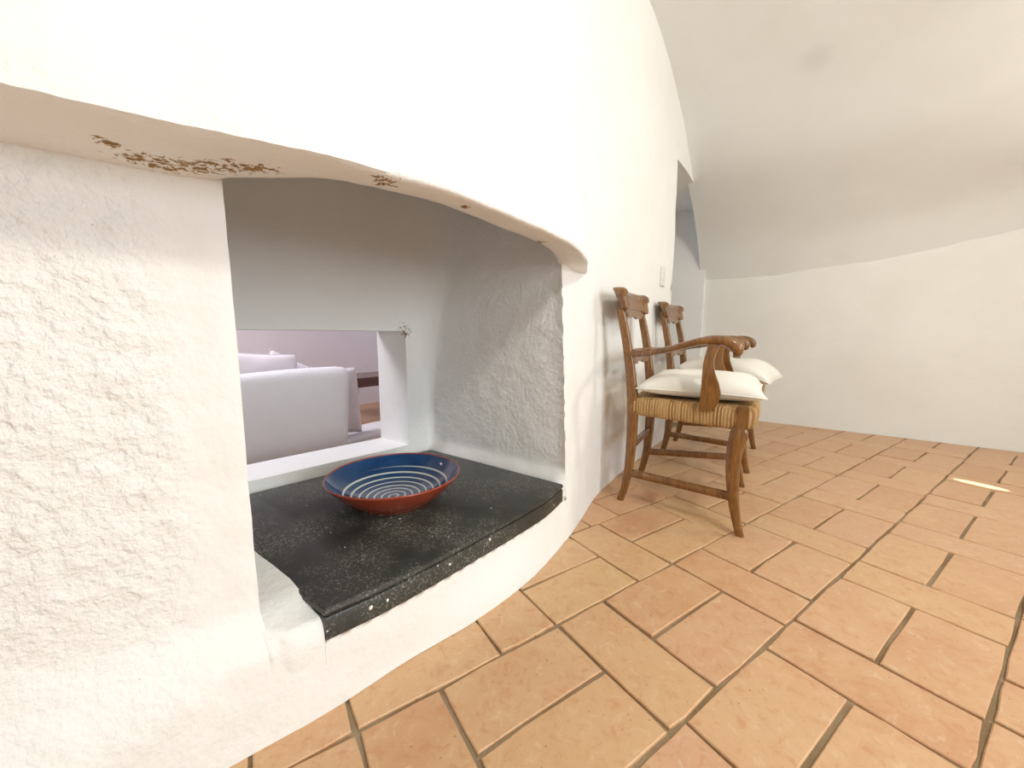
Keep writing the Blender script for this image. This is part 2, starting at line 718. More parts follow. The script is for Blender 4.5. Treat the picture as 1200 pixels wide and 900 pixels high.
    for i in range(len(g)):
        for j in range(len(g[0])):
            k = meta[j]
            g[i][j][rl] = 0.45 * sstep(0.24, 0.30, zz[i]) if k == 'r' else 0.12
    hole_bottom, hole_top = zz.index(OPN[2]), zz.index(OPN[3])
    jo = [j for j, k in enumerate(meta) if k == 'o']
    j0, j1 = jo[0], jo[-1] + 1
    for i in range(len(g) - 1):
        for j in range(len(g[0]) - 1):
            if hole_bottom <= i < hole_top and j0 <= j < j1:
                continue
            bm.faces.new((g[i][j], g[i][j + 1], g[i + 1][j + 1], g[i + 1][j]))
    # reveals of the opening through to the back room (wall 0.2 m thick)
    ring = [(i, j0) for i in range(hole_bottom, hole_top)] + [(hole_top, j) for j in range(j0, j1)] + \
           [(i, j1) for i in range(hole_top, hole_bottom, -1)] + [(hole_bottom, j) for j in range(j1, j0, -1)]
    loops = [[g[i][j] for i, j in ring]]
    for d in (0.06, 0.13, 0.20):
        loops.append([bm.verts.new(g[i][j].co - N * d + Vector((0, 0, 0.0))) for i, j in ring])
    for a, b_ in zip(loops, loops[1:]):
        for k in range(len(a)):
            bm.faces.new((a[k], a[(k + 1) % len(a)], b_[(k + 1) % len(a)], b_[k]))
    # closed top of the niche flue and the ledge the slab beds on
    top = g[-1]
    bm.faces.new(list(reversed(top)))
    ledge_f = [P(s, wall_n(s, Z_SLAB0), Z_SLAB0) for s in lin(S_L, S_R, 0.04)]
    ledge_b = [P(s, -1.42, Z_SLAB0) for s in lin(S_L, S_R, 0.04)]
    grid_faces(bm, [ledge_f, ledge_b])
    bmesh.ops.remove_doubles(bm, verts=bm.verts[:], dist=0.0004)
    return finish(bm)


wall_left = struct(obj('wall_left', build_wall(), MAT['wall'], angle=48))

# plaster bed between the pier and the slab
def build_bed():
    bm = bmesh.new()
    rl = bm.verts.layers.float.new('rough')
    ns = [lerp(-1.40, -0.70, i / 40) for i in range(41)]
    rows = []
    for si in range(13):
        s = lerp(0.230, 0.322, si / 12)
        tuck = -0.012 if si == 0 else 0.0015
        row = []
        for n in ns:
            z = 0.2150 - 0.020 * sstep(-0.78, -0.70, n) + lump(Vector((s, n, 4)), 0.0035, 26) * (1 - si / 12) + 0.004 * (1 - si / 12)
            back = 1 - sstep(-0.86, -0.72, n)
            wob = (0.006 + 0.005 * noise.noise(Vector((n * 14, 2, 0)))) * (si / 12) * back
            gl = sstep(0.241, 0.270, s)
            row.append(P(s + wob, lerp(min(n, wall_n(min(s, 0.243), z) + tuck), n, gl), z))
        fr = lerp(base_n(s), slab_front(s) - 0.003, si / 12)
        for k in range(1, 9):
            a = math.pi / 2 * k / 8
            n = -0.70 + (fr + 0.70) * math.sin(a) ** 0.8
            z = lerp(0.195, 0.148, (1 - math.cos(a)) ** 1.2) + lump(Vector((s, n, 4)), 0.002, 30)
            row.append(P(s, lerp(wall_n(min(s, 0.243), z) + tuck, n, gl), z))
        row.append(P(s, lerp(wall_n(0.243, 0.1) - 0.004, fr - 0.008, gl), 0.10))
        rows.append(row)
    g = grid_faces(bm, rows)
    # right-hand side against the slab
    edge = g[-1]
    low = [bm.verts.new(Vector((v.co.x, v.co.y, 0.10))) for v in edge]
    for a in range(len(edge) - 1):
        bm.faces.new((edge[a], edge[a + 1], low[a + 1], low[a]))
    for v in bm.verts:
        v[rl] = 0.35
    return finish(bm)


struct(obj('hearth_bed', build_bed(), MAT['wall'], angle=60))


# curved hood over the hearth
outer_pts = [(-0.55, -1.06), (-0.42, -0.93), (-0.25, -0.80), (-0.12, -0.715), (0.033, -0.640), (0.086, -0.617), (0.151, -0.594), (0.225, -0.562), (0.314, -0.524),
             (0.438, -0.490), (0.551, -0.480), (0.715, -0.479), (0.875, -0.487), (1.0, -0.506), (1.094, -0.532), (1.20, -0.572), (1.32, -0.628),
             (1.42, -0.678), (1.50, -0.725)]
inner_pts = [(-0.50, -1.20), (-0.40, -1.10), (-0.22, -1.00), (-0.08, -0.92), (0.035, -0.86), (0.10, -0.83), (0.17, -0.80), (0.226, -0.77), (0.25, -0.712), (0.345, -0.592),
             (0.49, -0.549), (0.687, -0.549), (0.86, -0.560), (0.96, -0.578), (1.041, -0.606), (1.14, -0.655), (1.24, -0.71), (1.33, -0.755), (1.45, -0.80)]


def resample(pts, k):
    d = [0.0]
    for a, b in zip(pts, pts[1:]):
        d.append(d[-1] + math.hypot(b[0] - a[0], b[1] - a[1]))
    fx = table([(x, p[0]) for x, p in zip(d, pts)])
    fy = table([(x, p[1]) for x, p in zip(d, pts)])
    return [(fx(d[-1] * i / k), fy(d[-1] * i / k)) for i in range(k + 1)]


def build_hood():
    bm = bmesh.new()
    rl = bm.verts.layers.float.new('rough')
    K = 220
    # same parameter for both outlines so that rungs stay paired
    idx = list(range(len(outer_pts)))
    os_, on_ = table([(i, p[0]) for i, p in zip(idx, outer_pts)]), table([(i, p[1]) for i, p in zip(idx, outer_pts)])
    is_, in_ = table([(i, p[0]) for i, p in zip(idx, inner_pts)]), table([(i, p[1]) for i, p in zip(idx, inner_pts)])
    us = [idx[-1] * i / K for i in range(K + 1)]
    o = [(os_(u), on_(u)) for u in us]
    inn = [(is_(u), in_(u)) for u in us]
    sc_ = 0.65
    rows = []

    def pt(s, n, z, amp=1.0):
        q = Vector((s, n, z))
        return P(s, n + amp * (lump(q, 0.003, 6) + lump(q, 0.0012, 30)), z + amp * (lump(q + Vector((7, 0, 0)), 0.003, 9) + lump(q, 0.0012, 50)))
    # inner face going up, then soffit, rounded nose, then the outer face leaning back to the wall
    for z in (1.55, 1.40, 1.25, 1.12, 1.03, 0.985):
        rows.append([pt(s, n + 0.0, z, 0.5) for s, n in inn])
    for t in (0.0, 0.06, 0.2, 0.4, 0.6, 0.8, 0.93):
        rows.append([pt(lerp(a[0], b[0], t), lerp(a[1], b[1], t), SOFFIT_Z + (0.006 if t == 0 else 0) - 0.002 * math.sin(math.pi * t)) for a, b in zip(inn, o)])
    zs = [0.963, 0.972, 0.985, 1.01, 1.05, 1.1, 1.2, 1.3, 1.4, 1.5, 1.6, 1.75, 1.9, 2.1, 2.3, 2.5]
    for z in zs:
        h = z - SOFFIT_Z
        row = []
        for s, n in o:
            hr = max(0.2, 1 - 0.59 * h)
            hl = max(0.5, 1 - 0.15 * h)
            k = hr if s > sc_ else hl
            s2 = sc_ + (s - sc_) * k
            wn = upper_n(s2)
            w0 = upper_n(s)
            g_ = max(0.15, 1 - 0.50 * h)
            bl = n - w0 + 0.01
            n2 = wn - 0.01 + bl * g_ * (4.0 if bl < 0 else 1.0)
            row.append(pt(s2, n2, z, 1.0 if h < 0.12 else 0.35))
        rows.append(row)
    g = grid_faces(bm, rows)
    for i, r in enumerate(g):
        for v in r:
            v[rl] = 0.35 if 6 <= i <= 15 else 0.08
    return finish(bm)


hood = obj('chimney_hood', build_hood(), MAT['hood'], angle=70)
struct(hood)

# ------------------------------------------------------------------ far wall, vault, remaining walls
def s_far(n):
    return 3.852 - 0.0656 * n


def spring(n):
    return 1.215 + 0.01 * (n + 0.67) + 0.075 * max(0.0, n + 0.3) ** 2 + 0.004 * noise.noise(Vector((n * 5, 0, 0)))


NMAX = 3.0


def build_far():
    bm = bmesh.new()
    rows = []
    ncol = [lerp(-0.95, NMAX, i / 60) for i in range(61)]
    for k in range(28):
        t = k / 27
        row = []
        for n in ncol:
            z = spring(n) * t
            q = Vector((n, z, 11))
            row.append(P(s_far(n) - 0.010 + lump(q, 0.010, 2.2) + lump(q, 0.003, 9), n, z))
        rows.append(row)
    rows.append([P(s_far(n) + 0.012, n, spring(n) + 0.010) for n in ncol])
    grid_faces(bm, rows)
    return finish(bm)


struct(obj('wall_far', build_far(), MAT['far_wall'], angle=60))

vault = table([(0.0, 1.195), (0.05, 1.30), (0.16, 1.47), (0.40, 1.69), (0.69, 1.885), (0.835, 1.995), (1.08, 2.16), (1.42, 2.285),
               (1.82, 2.355), (2.4, 2.39), (3.6, 2.40), (4.4, 2.34), (5.0, 2.14), (5.4, 1.86), (5.65, 1.50), (5.75, 1.2)])


def build_vault():
    bm = bmesh.new()
    ncol = [lerp(-0.74, NMAX, i / 50) for i in range(51)]
    rows = []
    for k in range(90):
        ds = 5.75 * (k / 89) ** 1.4
        row = []
        for n in ncol:
            q = Vector((n, ds, 17))
            row.append(P(s_far(n) - ds, n, vault(ds) + (spring(n) - 1.215) * (1 - sstep(0.0, 0.5, ds)) + lump(q, 0.012, 1.6) * sstep(0, 0.3, ds) + lump(q, 0.003, 7)))
        rows.append(row)
    grid_faces(bm, rows)
    # lower-left corner in front of the pier, where the wall falls back
    grid_faces(bm, [[P(s_far(n) - 2.9 - 2.85 * i / 8, n, 2.40) for n in (-1.6, -1.1, -0.74)] for i in range(9)])
    return finish(bm)


struct(obj('ceiling', build_vault(), MAT['ceiling']))


def panel(name, rows, mat):
    bm = bmesh.new()
    grid_faces(bm, rows)
    return struct(obj(name, finish(bm), mat))


# wall behind the camera and wall on the right (both closed; the window daylight is an area lamp inside the room)
panel('wall_rear', [[P(-1.88, lerp(-1.7, NMAX, i / 10), z) for i in range(11)] for z in (0, 0.6, 1.2, 1.9, 2.5)], MAT['wall'])
panel('wall_right', [[P(lerp(-1.9, 3.9, i / 10), NMAX, z) for i in range(11)] for z in (0, 0.6, 1.2, 1.9, 2.5)], MAT['wall'])

# ------------------------------------------------------------------ floor with terracotta tiles
bm = bmesh.new()
cs = [P(-1.95, -1.75, -0.0075), P(-1.95, NMAX + 0.1, -0.0075), P(4.0, NMAX + 0.1, -0.0075), P(4.0, -1.75, -0.0075)]
grid_faces(bm, [[cs[0].lerp(cs[1], i / 6).lerp(cs[3].lerp(cs[2], i / 6), j / 6) for i in range(7)] for j in range(7)])
floor = struct(obj('floor', finish(bm), MAT['grout']))

TW = 0.3185


def tile_mesh(lx, ly, seed):
    """one handmade tile: wavering outline, worn arris"""
    rnd = random.Random(seed)
    jit = 0.0022
    pts = []
    per = [(-1, -1), (-0.4, -1), (0.4, -1), (1, -1), (1, -0.4), (1, 0.4), (1, 1), (0.4, 1), (-0.4, 1), (-1, 1), (-1, 0.4), (-1, -0.4)]
    cr = 0.004
    for a, b in per:
        x = a * lx / 2 + rnd.uniform(-jit, jit)
        y = b * ly / 2 + rnd.uniform(-jit, jit)
        if abs(a) == 1 and abs(b) == 1:
            x -= a * cr * 0.5
            y -= b * cr * 0.5
        pts.append((x, y))
    bmt = bmesh.new()
    lo = [bmt.verts.new((x, y, -0.012)) for x, y in pts]
    mid = [bmt.verts.new((x, y, -0.0022)) for x, y in pts]
    top = []
    for x, y in pts:
        k = 0.0022
        top.append(bmt.verts.new((x - math.copysign(k, x) * (abs(x) > lx / 2 - 0.01), y - math.copysign(k, y) * (abs(y) > ly / 2 - 0.01), 0.0)))
    m = len(pts)
    for i in range(m):
        j = (i + 1) % m
        bmt.faces.new((lo[i], lo[j], mid[j], mid[i]))
        bmt.faces.new((mid[i], mid[j], top[j], top[i]))
    bmt.faces.new(top)
    me = bpy.data.meshes.new('tile')
    bmt.to_mesh(me)
    bmt.free()
    me.materials.append(MAT['tile'])
    return me


JT = 0.0070
LONG = [tile_mesh(TW - JT, 0.1595 - JT, 100 + i) for i in range(6)]        # along the course
CROSS = [tile_mesh(0.1590 - JT * 0.7, TW - JT, 200 + i) for i in range(6)]  # across the course
starts = {0: 0.160, 1: 0.4655, 2: 0.1065, 3: 0.420, 4: 0.065, 5: 0.375, -1: 0.34, -2: 0.03, -3: 0.3, -4: 0.0, -5: 0.25, -6: 0.4, 6: 0.03}
PER = 0.4775
B0 = 0.0385
tile_rot = math.atan2(TA.y, TA.x)


def to_sn(v):
    return v.dot(W), v.dot(N)


def in_room(s, n, m=0.0):
    return -1.85 < s < s_far(n) - 0.02 - m and base_n(s) + 0.01 + m < n < NMAX - 0.03


def place_tile(me, a, b, rnd, rest):
    v = TA * a + TB * b
    s, n = to_sn(v)
    rad = 0.10
    ok = any(in_room(s + dx, n + dy) for dx in (-rad, 0, rad) for dy in (-rad, 0, rad))
    if not ok:
        return
    loc = Vector((v.x, v.y, rnd.uniform(-0.0016, 0.0012)))
    rz = tile_rot + rnd.uniform(-0.006, 0.006)
    # does the photograph see it?
    zc = v.y
    vis = zc > 0.35 and abs(v.x) / max(zc, 0.01) < 1.55
    if not vis:
        rest.append((me, loc, rz))
        return
    o = bpy.data.objects.new('tile', me)
    COL.objects.link(o)
    o.parent = floor
    o.location = loc
    o.rotation_euler = (rnd.uniform(-0.004, 0.004), rnd.uniform(-0.004, 0.004), rz)


rest = []
rnd = random.Random(3)
for k in range(-12, 8):
    st = starts.get(k, rnd.random() * PER)
    bc = B0 + TW * (k + 0.5) - TW
    # course k lies between B0+(k-1)TW and B0+k*TW
    for i in range(-8, 10):
        a0 = st + PER * i
        place_tile(CROSS[rnd.randrange(6)], a0 + 0.0795, bc, rnd, rest)
        for e in (-1, 1):
            place_tile(LONG[rnd.randrange(6)], a0 + 0.159 + TW / 2, bc + e * 0.0797, rnd, rest)
# tiles behind the camera: one joined piece
bm = bmesh.new()
for me, loc, rz in rest:
    n0 = len(bm.verts)
    bm.from_mesh(me)
    bm.verts.ensure_lookup_table()
    M = Matrix.Translation(loc) @ Matrix.Rotation(rz, 4, 'Z')
    for v in bm.verts[n0:]:
        v.co = M @ v.co
o = obj('tiles_behind', bm, MAT['tile'], floor, smooth=False)
o['kind'] = 'stuff'

# ------------------------------------------------------------------ slate slab


def build_slab():
    bm = bmesh.new()
    k = 40
    outline = [(lerp(0.323, 1.128, i / k), None) for i in range(k + 1)]
    outline = [(s, slab_front(s)) for s, _ in outline]
    outline += [(1.133, -0.85), (1.137, -1.10), (1.138, -1.29), (0.80, -1.345), (0.46, -1.39), (0.30, -1.40), (0.305, -1.15), (0.309, -0.94), (0.316, -0.80)]
    cx, cn = 0.72, -1.0
    prof = [(0.0, 0.0), (0.0, 0.040), (0.002, 0.0435), (0.007, 0.0455), (0.007, 0.0475), (0.001, 0.0495), (-0.001, 0.054), (0.001, 0.0595), (0.005, 0.062)]
    rows = []
    for inset, z in prof:
        row = []
        for s, n in outline:
            d = math.hypot(s - cx, n - cn)
            q = Vector((s, n, z))
            e = inset + 0.0012 * noise.noise(q * 30)
            row.append(P(s - (s - cx) / d * e, n - (n - cn) / d * e, Z_SLAB0 + z))
        rows.append(row)
    g = grid_faces(bm, rows, close_u=True)
    cap(bm, g[0], True)
    cap(bm, g[-1])
    return finish(bm)


slab = tag(obj('hearth_slab', build_slab(), MAT['slate'], angle=35), 'black slate slab with a bowed front edge forming the niche floor', 'slab')
# white paint drips on the front edge of the slab
for i, (s, z, r) in enumerate([(0.405, 0.178, 0.0045), (0.44, 0.176, 0.0035), (0.60, 0.182, 0.003), (0.735, 0.188, 0.0042), (0.565, 0.195, 0.002), (1.05, 0.17, 0.002)]):
    bm = bmesh.new()
    bmesh.ops.create_uvsphere(bm, u_segments=8, v_segments=6, radius=1.0)
    p = P(s, slab_front(s) + 0.0005, z)
    M = Matrix.Translation(p) @ Matrix.Rotation(WALL_ROT, 4, 'Z') @ Matrix.Diagonal((r * random.uniform(0.8, 1.5), 0.0015, r, 1))
    bmesh.ops.transform(bm, matrix=M, verts=bm.verts[:])
    d = obj('paint_splash', bm, MAT['paint'], slab)
    d['label'] = 'small white paint splash'

# ------------------------------------------------------------------ bowl
bowl_c = Vector((-0.365, 1.150, Z_SLAB1 + 0.0005))
bowl = thing('bowl', 'shallow ceramic bowl, terracotta red outside, blue with a white spiral inside, on slate slab', 'bowl', bowl_c, 0.9)


def lathe(prof, seg=72):
    bm = bmesh.new()
    rows = []
    for r, z in prof:
        rows.append([Vector((r * math.cos(2 * math.pi * k / seg), r * math.sin(2 * math.pi * k / seg), z)) for k in range(seg)])
    g = grid_faces(bm, rows, close_u=True)
    return bm, g


R_B, H_B = 0.194, 0.082
bowl.scale = (1.05, 1.05, 1.05)
outer = [(0.0005, 0.003), (0.095, 0.003), (0.098, 0.0), (0.106, 0.0), (0.109, 0.004), (0.125, 0.014), (0.145, 0.030), (0.165, 0.049), (0.181, 0.067), (0.190, H_B - 0.003)]
bm, g = lathe(outer)
cap(bm, g[0], True)
obj('outer_wall', finish(bm), MAT['terracotta_glaze'], bowl, angle=50)['label'] = 'terracotta red glazed outside'
inner = [(0.0005, 0.0095), (0.03, 0.0098), (0.07, 0.012), (0.105, 0.019), (0.130, 0.030), (0.150, 0.043), (0.168, 0.058), (0.180, 0.071), (0.1862, H_B - 0.002)]
bm, g = lathe(inner)
bmesh.ops.recalc_face_normals(bm, faces=bm.faces[:])
o = obj('inner_glaze', bm, MAT['spiral'], bowl)
o['label'] = 'blue glaze with white spiral line'
bm, g = lathe([(0.1862, H_B - 0.002), (0.1872, H_B + 0.0008), (0.189, H_B + 0.0012), (0.1905, H_B - 0.0004), (0.190, H_B - 0.003)])
obj('rim', finish(bm), MAT['terracotta_glaze'], bowl)


# ------------------------------------------------------------------ chairs
def v3(*a):
    return Vector(a)


def spline(pts, k):
    n = len(pts)
    fs = [table([(i, p[c]) for i, p in enumerate(pts)]) for c in range(len(pts[0]))]
    return [[f((n - 1) * i / k) for f in fs] for i in range(k + 1)]


def build_chair(label, loc, rotz, group):
    t = thing('armchair', label, 'chair', loc, rotz, group)
    wood_m = MAT['wood']
    XF, XR = 0.268, 0.180      # half widths front and rear
    # rear posts run from foot to crest: sabre foot, raked back
    for sgn in (-1, 1):
        pts = [(sgn * XR, 0.222, 0.0), (sgn * XR, 0.205, 0.06), (sgn * XR, 0.189, 0.16), (sgn * XR, 0.182, 0.30), (sgn * XR, 0.184, 0.44),
               (sgn * XR, 0.196, 0.56), (sgn * (XR + 0.002), 0.214, 0.68), (sgn * (XR + 0.004), 0.240, 0.80), (sgn * (XR + 0.004), 0.256, 0.865)]
        wd = [(0.011, 0.014), (0.0125, 0.015), (0.015, 0.018), (0.016, 0.021), (0.017, 0.022), (0.0165, 0.020), (0.016, 0.018), (0.0155, 0.016), (0.015, 0.013)]
        sp_ = spline(pts, 32)
        sw = spline(wd, 32)
        bm = bmesh.new()
        sweep(bm, [v3(*p) for p in sp_], [tuple(w) for w in sw], seg=16, power=5, side=v3(1, 0, 0))
        obj('rear_leg', finish(bm), wood_m, t, angle=40)
    # front legs: square block at the seat, swelling knee, sabre foot
    for sgn in (-1, 1):
        pts = [(sgn * XF, -0.250, 0.0), (sgn * XF, -0.240, 0.04), (sgn * XF, -0.224, 0.12), (sgn * XF, -0.214, 0.22), (sgn * XF, -0.215, 0.31), (sgn * XF, -0.224, 0.37), (sgn * XF, -0.226, 0.400)]
        pts = [(a, b_ + 0.013, c) for a, b_, c in pts]
        wd = [(0.0135, 0.014), (0.0145, 0.0145), (0.017, 0.018), (0.019, 0.022), (0.021, 0.026), (0.021, 0.029), (0.018, 0.023)]
        bm = bmesh.new()
        sweep(bm, [v3(*p) for p in spline(pts, 28)], [tuple(w) for w in spline(wd, 28)], seg=16, power=3.6, side=v3(1, 0, 0))
        leg = obj('front_leg', finish(bm), wood_m, t, angle=40)
        bm = bmesh.new()
        box(bm, v3(sgn * XF, -0.218, 0.435), (0.038, 0.038, 0.082))
        bmesh.ops.bevel(bm, geom=bm.edges[:], offset=0.004, segments=2, affect='EDGES')
        obj('corner_block', finish(bm), wood_m, leg, angle=40)

    def bar(name, a, b, w, h):
        bm = bmesh.new()
        sweep(bm, [a.lerp(b, i / 4) for i in range(5)], [(w, h)] * 5, seg=12, power=5)
        return obj(name, finish(bm), wood_m, t, angle=40)
    for sgn in (-1, 1):
        bar('stretcher', v3(sgn * XR, 0.19, 0.132), v3(sgn * XF, -0.208, 0.142), 0.010, 0.0155)
    bar('stretcher', v3(-XR, 0.183, 0.250), v3(XR, 0.183, 0.250), 0.010, 0.0155)
    bar('stretcher', v3(-XF, -0.202, 0.245), v3(XF, -0.202, 0.245), 0.010, 0.0155)
    # scalloped apron under the front rail
    k = 24
    bm = bmesh.new()
    rows = []
    for y in (-0.235, -0.222):
        for top in ((True, False) if y == -0.235 else (False, True)):
            row = []
            for i in range(k + 1):
                u = i / k * 2 - 1
                x = u * (XF - 0.015)
                z = 0.402 if top else 0.365 - 0.022 * abs(u) ** 3 + 0.010 * math.cos(u * math.pi * 3)
                row.append(v3(x, y, z))
            rows.append(row)
    grid_faces(bm, rows, close_v=True)
    obj('apron', finish(bm), wood_m, t, angle=40)

    # rush seat: rounded trapezoid, fluted by the strands around its edge
    bm = bmesh.new()
    sl = bm.verts.layers.float.new('strand')
    corners = [(-XR - 0.012, 0.196), (XR + 0.012, 0.196), (XF + 0.016, -0.210), (XF - 0.02, -0.252), (-XF + 0.02, -0.252), (-XF - 0.016, -0.210)]
    per = []
    cnt = 0
    for (x0, y0), (x1, y1) in zip(corners, corners[1:] + corners[:1]):
        L = math.hypot(x1 - x0, y1 - y0)
        m = max(4, int(L / 0.0055)) // 4 * 4
        nx, ny = (y1 - y0) / L, -(x1 - x0) / L
        if nx * (x0 + x1) + ny * (y0 + y1 + 0.05) < 0:
            nx, ny = -nx, -ny
        front_bow = 0.022 if (y0 < -0.24 and y1 < -0.24) else 0.0
        for i in range(m):
            tt = i / m
            b_ = front_bow * (1 - (2 * tt - 1) ** 2)
            per.append((lerp(x0, x1, tt), lerp(y0, y1, tt) - b_, nx, ny, cnt + i // 2, (i % 2)))
        cnt += m // 2
    prof = [(-0.035, 0.392), (-0.012, 0.390), (-0.002, 0.398), (0.002, 0.412), (0.003, 0.430), (0.002, 0.448), (-0.004, 0.462), (-0.018, 0.469), (-0.05, 0.470)]
    rows = []
    for d, z in prof:
        rows.append([v3(x + nx * (d - 0.0038 * ph), y + ny * (d - 0.0038 * ph), z + 0.0012 * ((sid * 7919) % 13 / 13 - 0.5)) for x, y, nx, ny, sid, ph in per])
    g = grid_faces(bm, rows, close_u=True)
    for r in g:
        for v, pr in zip(r, per):
            v[sl] = pr[4] + 0.5
    c0 = bm.verts.new(v3(0, 0, 0.462))
    c1 = bm.verts.new(v3(0, 0, 0.394))
    for i in range(len(per)):
        j = (i + 1) % len(per)
        bm.faces.new((g[-1][i], g[-1][j], c0))
        bm.faces.new((g[0][j], g[0][i], c1))
    obj('rush_seat', finish(bm), MAT['rush'], t, angle=25)['label'] = 'seat of twisted straw rush'

    # back: scrolled crest rail over a scalloped apron, and a scalloped middle rail
    def yback(z):
        return table([(0.44, 0.184), (0.56, 0.196), (0.68, 0.214), (0.80, 0.240), (0.92, 0.268)])(z)
    bm = bmesh.new()
    rows = []
    k = 36
    for i in range(k + 1):
        u = i / k * 2 - 1
        au = abs(u)
        x = u * 0.226
        dy = -0.030 * u * u                  # concave to the sitter
        e = max(0.0, (au - 0.80) / 0.20)
        zb = 0.842 - 0.006 * sstep(0.55, 0.85, au) + 0.040 * (1 - math.sqrt(max(0.0, 1 - e * e)))
        zt = 0.922 + 0.004 * sstep(0.6, 0.95, au) - 0.032 * (1 - math.sqrt(max(0.0, 1 - e * e)))
        ear = sstep(0.62, 0.92, au)
        zb -= 0.012 * ear * (1 - e)
        th = 0.0105 * (1 + 0.55 * ear) * (1 - 0.55 * e * e)
        sec = [(-0.9, 0.0), (-1.0, 0.30), (-1.1, 0.50), (-1.7, 0.62), (-2.1, 0.74), (-1.9, 0.88), (-1.2, 0.97), (0.2, 1.0), (1.6, 1.0), (2.1, 0.95), (1.7, 0.70), (1.2, 0.35), (0.9, 0.0), (0.0, -0.02)]
        row = []
        for a, b_ in sec:
            z = lerp(zb, zt, b_)
            row.append(v3(x, yback(0.88) + (z - 0.88) * 0.24 + dy + a * th + 0.005, z))
        rows.append(row)
    g = grid_faces(bm, rows, close_u=True)
    cap(bm, g[0], True)
    cap(bm, g[-1])
    obj('crest_rail', finish(bm), wood_m, t, angle=55)

    def scallop_rail(name, z0, z1, amp, xw, thick):
        bm = bmesh.new()
        k = 40
        rows = []
        for side_, top in ((-1, 1), (-1, 0), (1, 0), (1, 1)):
            row = []
            for i in range(k + 1):
                u = i / k * 2 - 1
                x = u * xw
                zb = z0 + amp * (0.6 * u ** 4 * 1.2 + 0.25 * math.cos(u * math.pi * 2) + 0.30 * abs(math.sin(u * math.pi * 3)))
                z = z1 if top else zb
                row.append(v3(x, yback(z) - 0.016 * u * u + side_ * thick + 0.003, z))
            rows.append(row)
        grid_faces(bm, rows, close_v=True)
        return obj(name, finish(bm), wood_m, t, angle=40)
    scallop_rail('crest_apron', 0.802, 0.850, 0.022, XR, 0.006)
    scallop_rail('middle_rail', 0.600, 0.665, 0.024, XR, 0.006)
    # arms
    for sgn in (-1, 1):
        pts = [(sgn * (XR + 0.000), 0.200, 0.652), (sgn * (XR + 0.016), 0.165, 0.650), (sgn * (XR + 0.042), 0.105, 0.656), (sgn * (XR + 0.066), 0.03, 0.673),
               (sgn * (XR + 0.083), -0.04, 0.694), (sgn * (XR + 0.090), -0.10, 0.707), (sgn * (XR + 0.090), -0.138, 0.706), (sgn * (XR + 0.088), -0.166, 0.696),
               (sgn * (XR + 0.086), -0.185, 0.679), (sgn * (XR + 0.085), -0.187, 0.662), (sgn * (XR + 0.085), -0.178, 0.655)]
        wd = [(0.012, 0.015), (0.014, 0.014), (0.017, 0.0125), (0.020, 0.0125), (0.023, 0.0135), (0.025, 0.015), (0.026, 0.0165), (0.027, 0.020), (0.027, 0.021), (0.024, 0.017), (0.015, 0.008)]
        bm = bmesh.new()
        sweep(bm, [v3(*p) for p in spline(pts, 44)], [tuple(w) for w in spline(wd, 44)], seg=18, power=2.8, side=v3(1, 0, 0))
        arm = obj('arm', finish(bm), wood_m, t, angle=50)
        # S-shaped support, a sawn board
        prof = [(-0.078, 0.452), (-0.080, 0.50), (-0.082, 0.54), (-0.083, 0.58), (-0.084, 0.62), (-0.089, 0.65), (-0.097, 0.692),
                (-0.136, 0.692), (-0.124, 0.66), (-0.118, 0.63), (-0.124, 0.59), (-0.139, 0.55), (-0.147, 0.515), (-0.140, 0.48), (-0.127, 0.450), (-0.10, 0.448)]
        prof = prof[:6] + prof[6:]
        bm = bmesh.new()
        rows = []
        x_of = lambda z: lerp(XF - 0.010, XR + 0.090, sstep(0.45, 0.69, z)) + 0.008 * math.sin((z - 0.45) / 0.24 * math.pi)
        for ins, dx in ((0.93, -0.0145), (1.0, -0.011), (1.0, 0.011), (0.93, 0.0145)):
            row = []
            for y, z in prof:
                yc = -0.105
                row.append(v3(sgn * (x_of(z) + dx), yc + (y - yc) * ins, z))
            rows.append(row)
        g = grid_faces(bm, rows, close_u=True)
        for lp, fl in ((g[0], True), (g[-1], False)):
            r = bmesh.ops.triangle_fill  # noqa
            h = len(lp) // 2
            for i in range(7):
                a_, b_ = lp[i], lp[i + 1] if i + 1 < 7 else None
            # strip fill between the two long edges
            left, right = lp[:7], list(reversed(lp[7:14]))
            for i in range(6):
                cap(bm, [left[i], left[i + 1], right[i + 1], right[i]])
            cap(bm, [left[0], right[0], lp[14], lp[15]])
        obj('arm_support', finish(bm), wood_m, arm, angle=40)
    return t


CH_ROT = WALL_ROT
chair1 = build_chair('brown wooden armchair with rush seat beside the hearth niche', P(1.796, -0.372), CH_ROT + math.radians(5), 'armchairs along the white wall')
chair2 = build_chair('brown wooden armchair with rush seat standing nearer the arched doorway', P(2.585, -0.400), CH_ROT + math.radians(1), 'armchairs along the white wall')


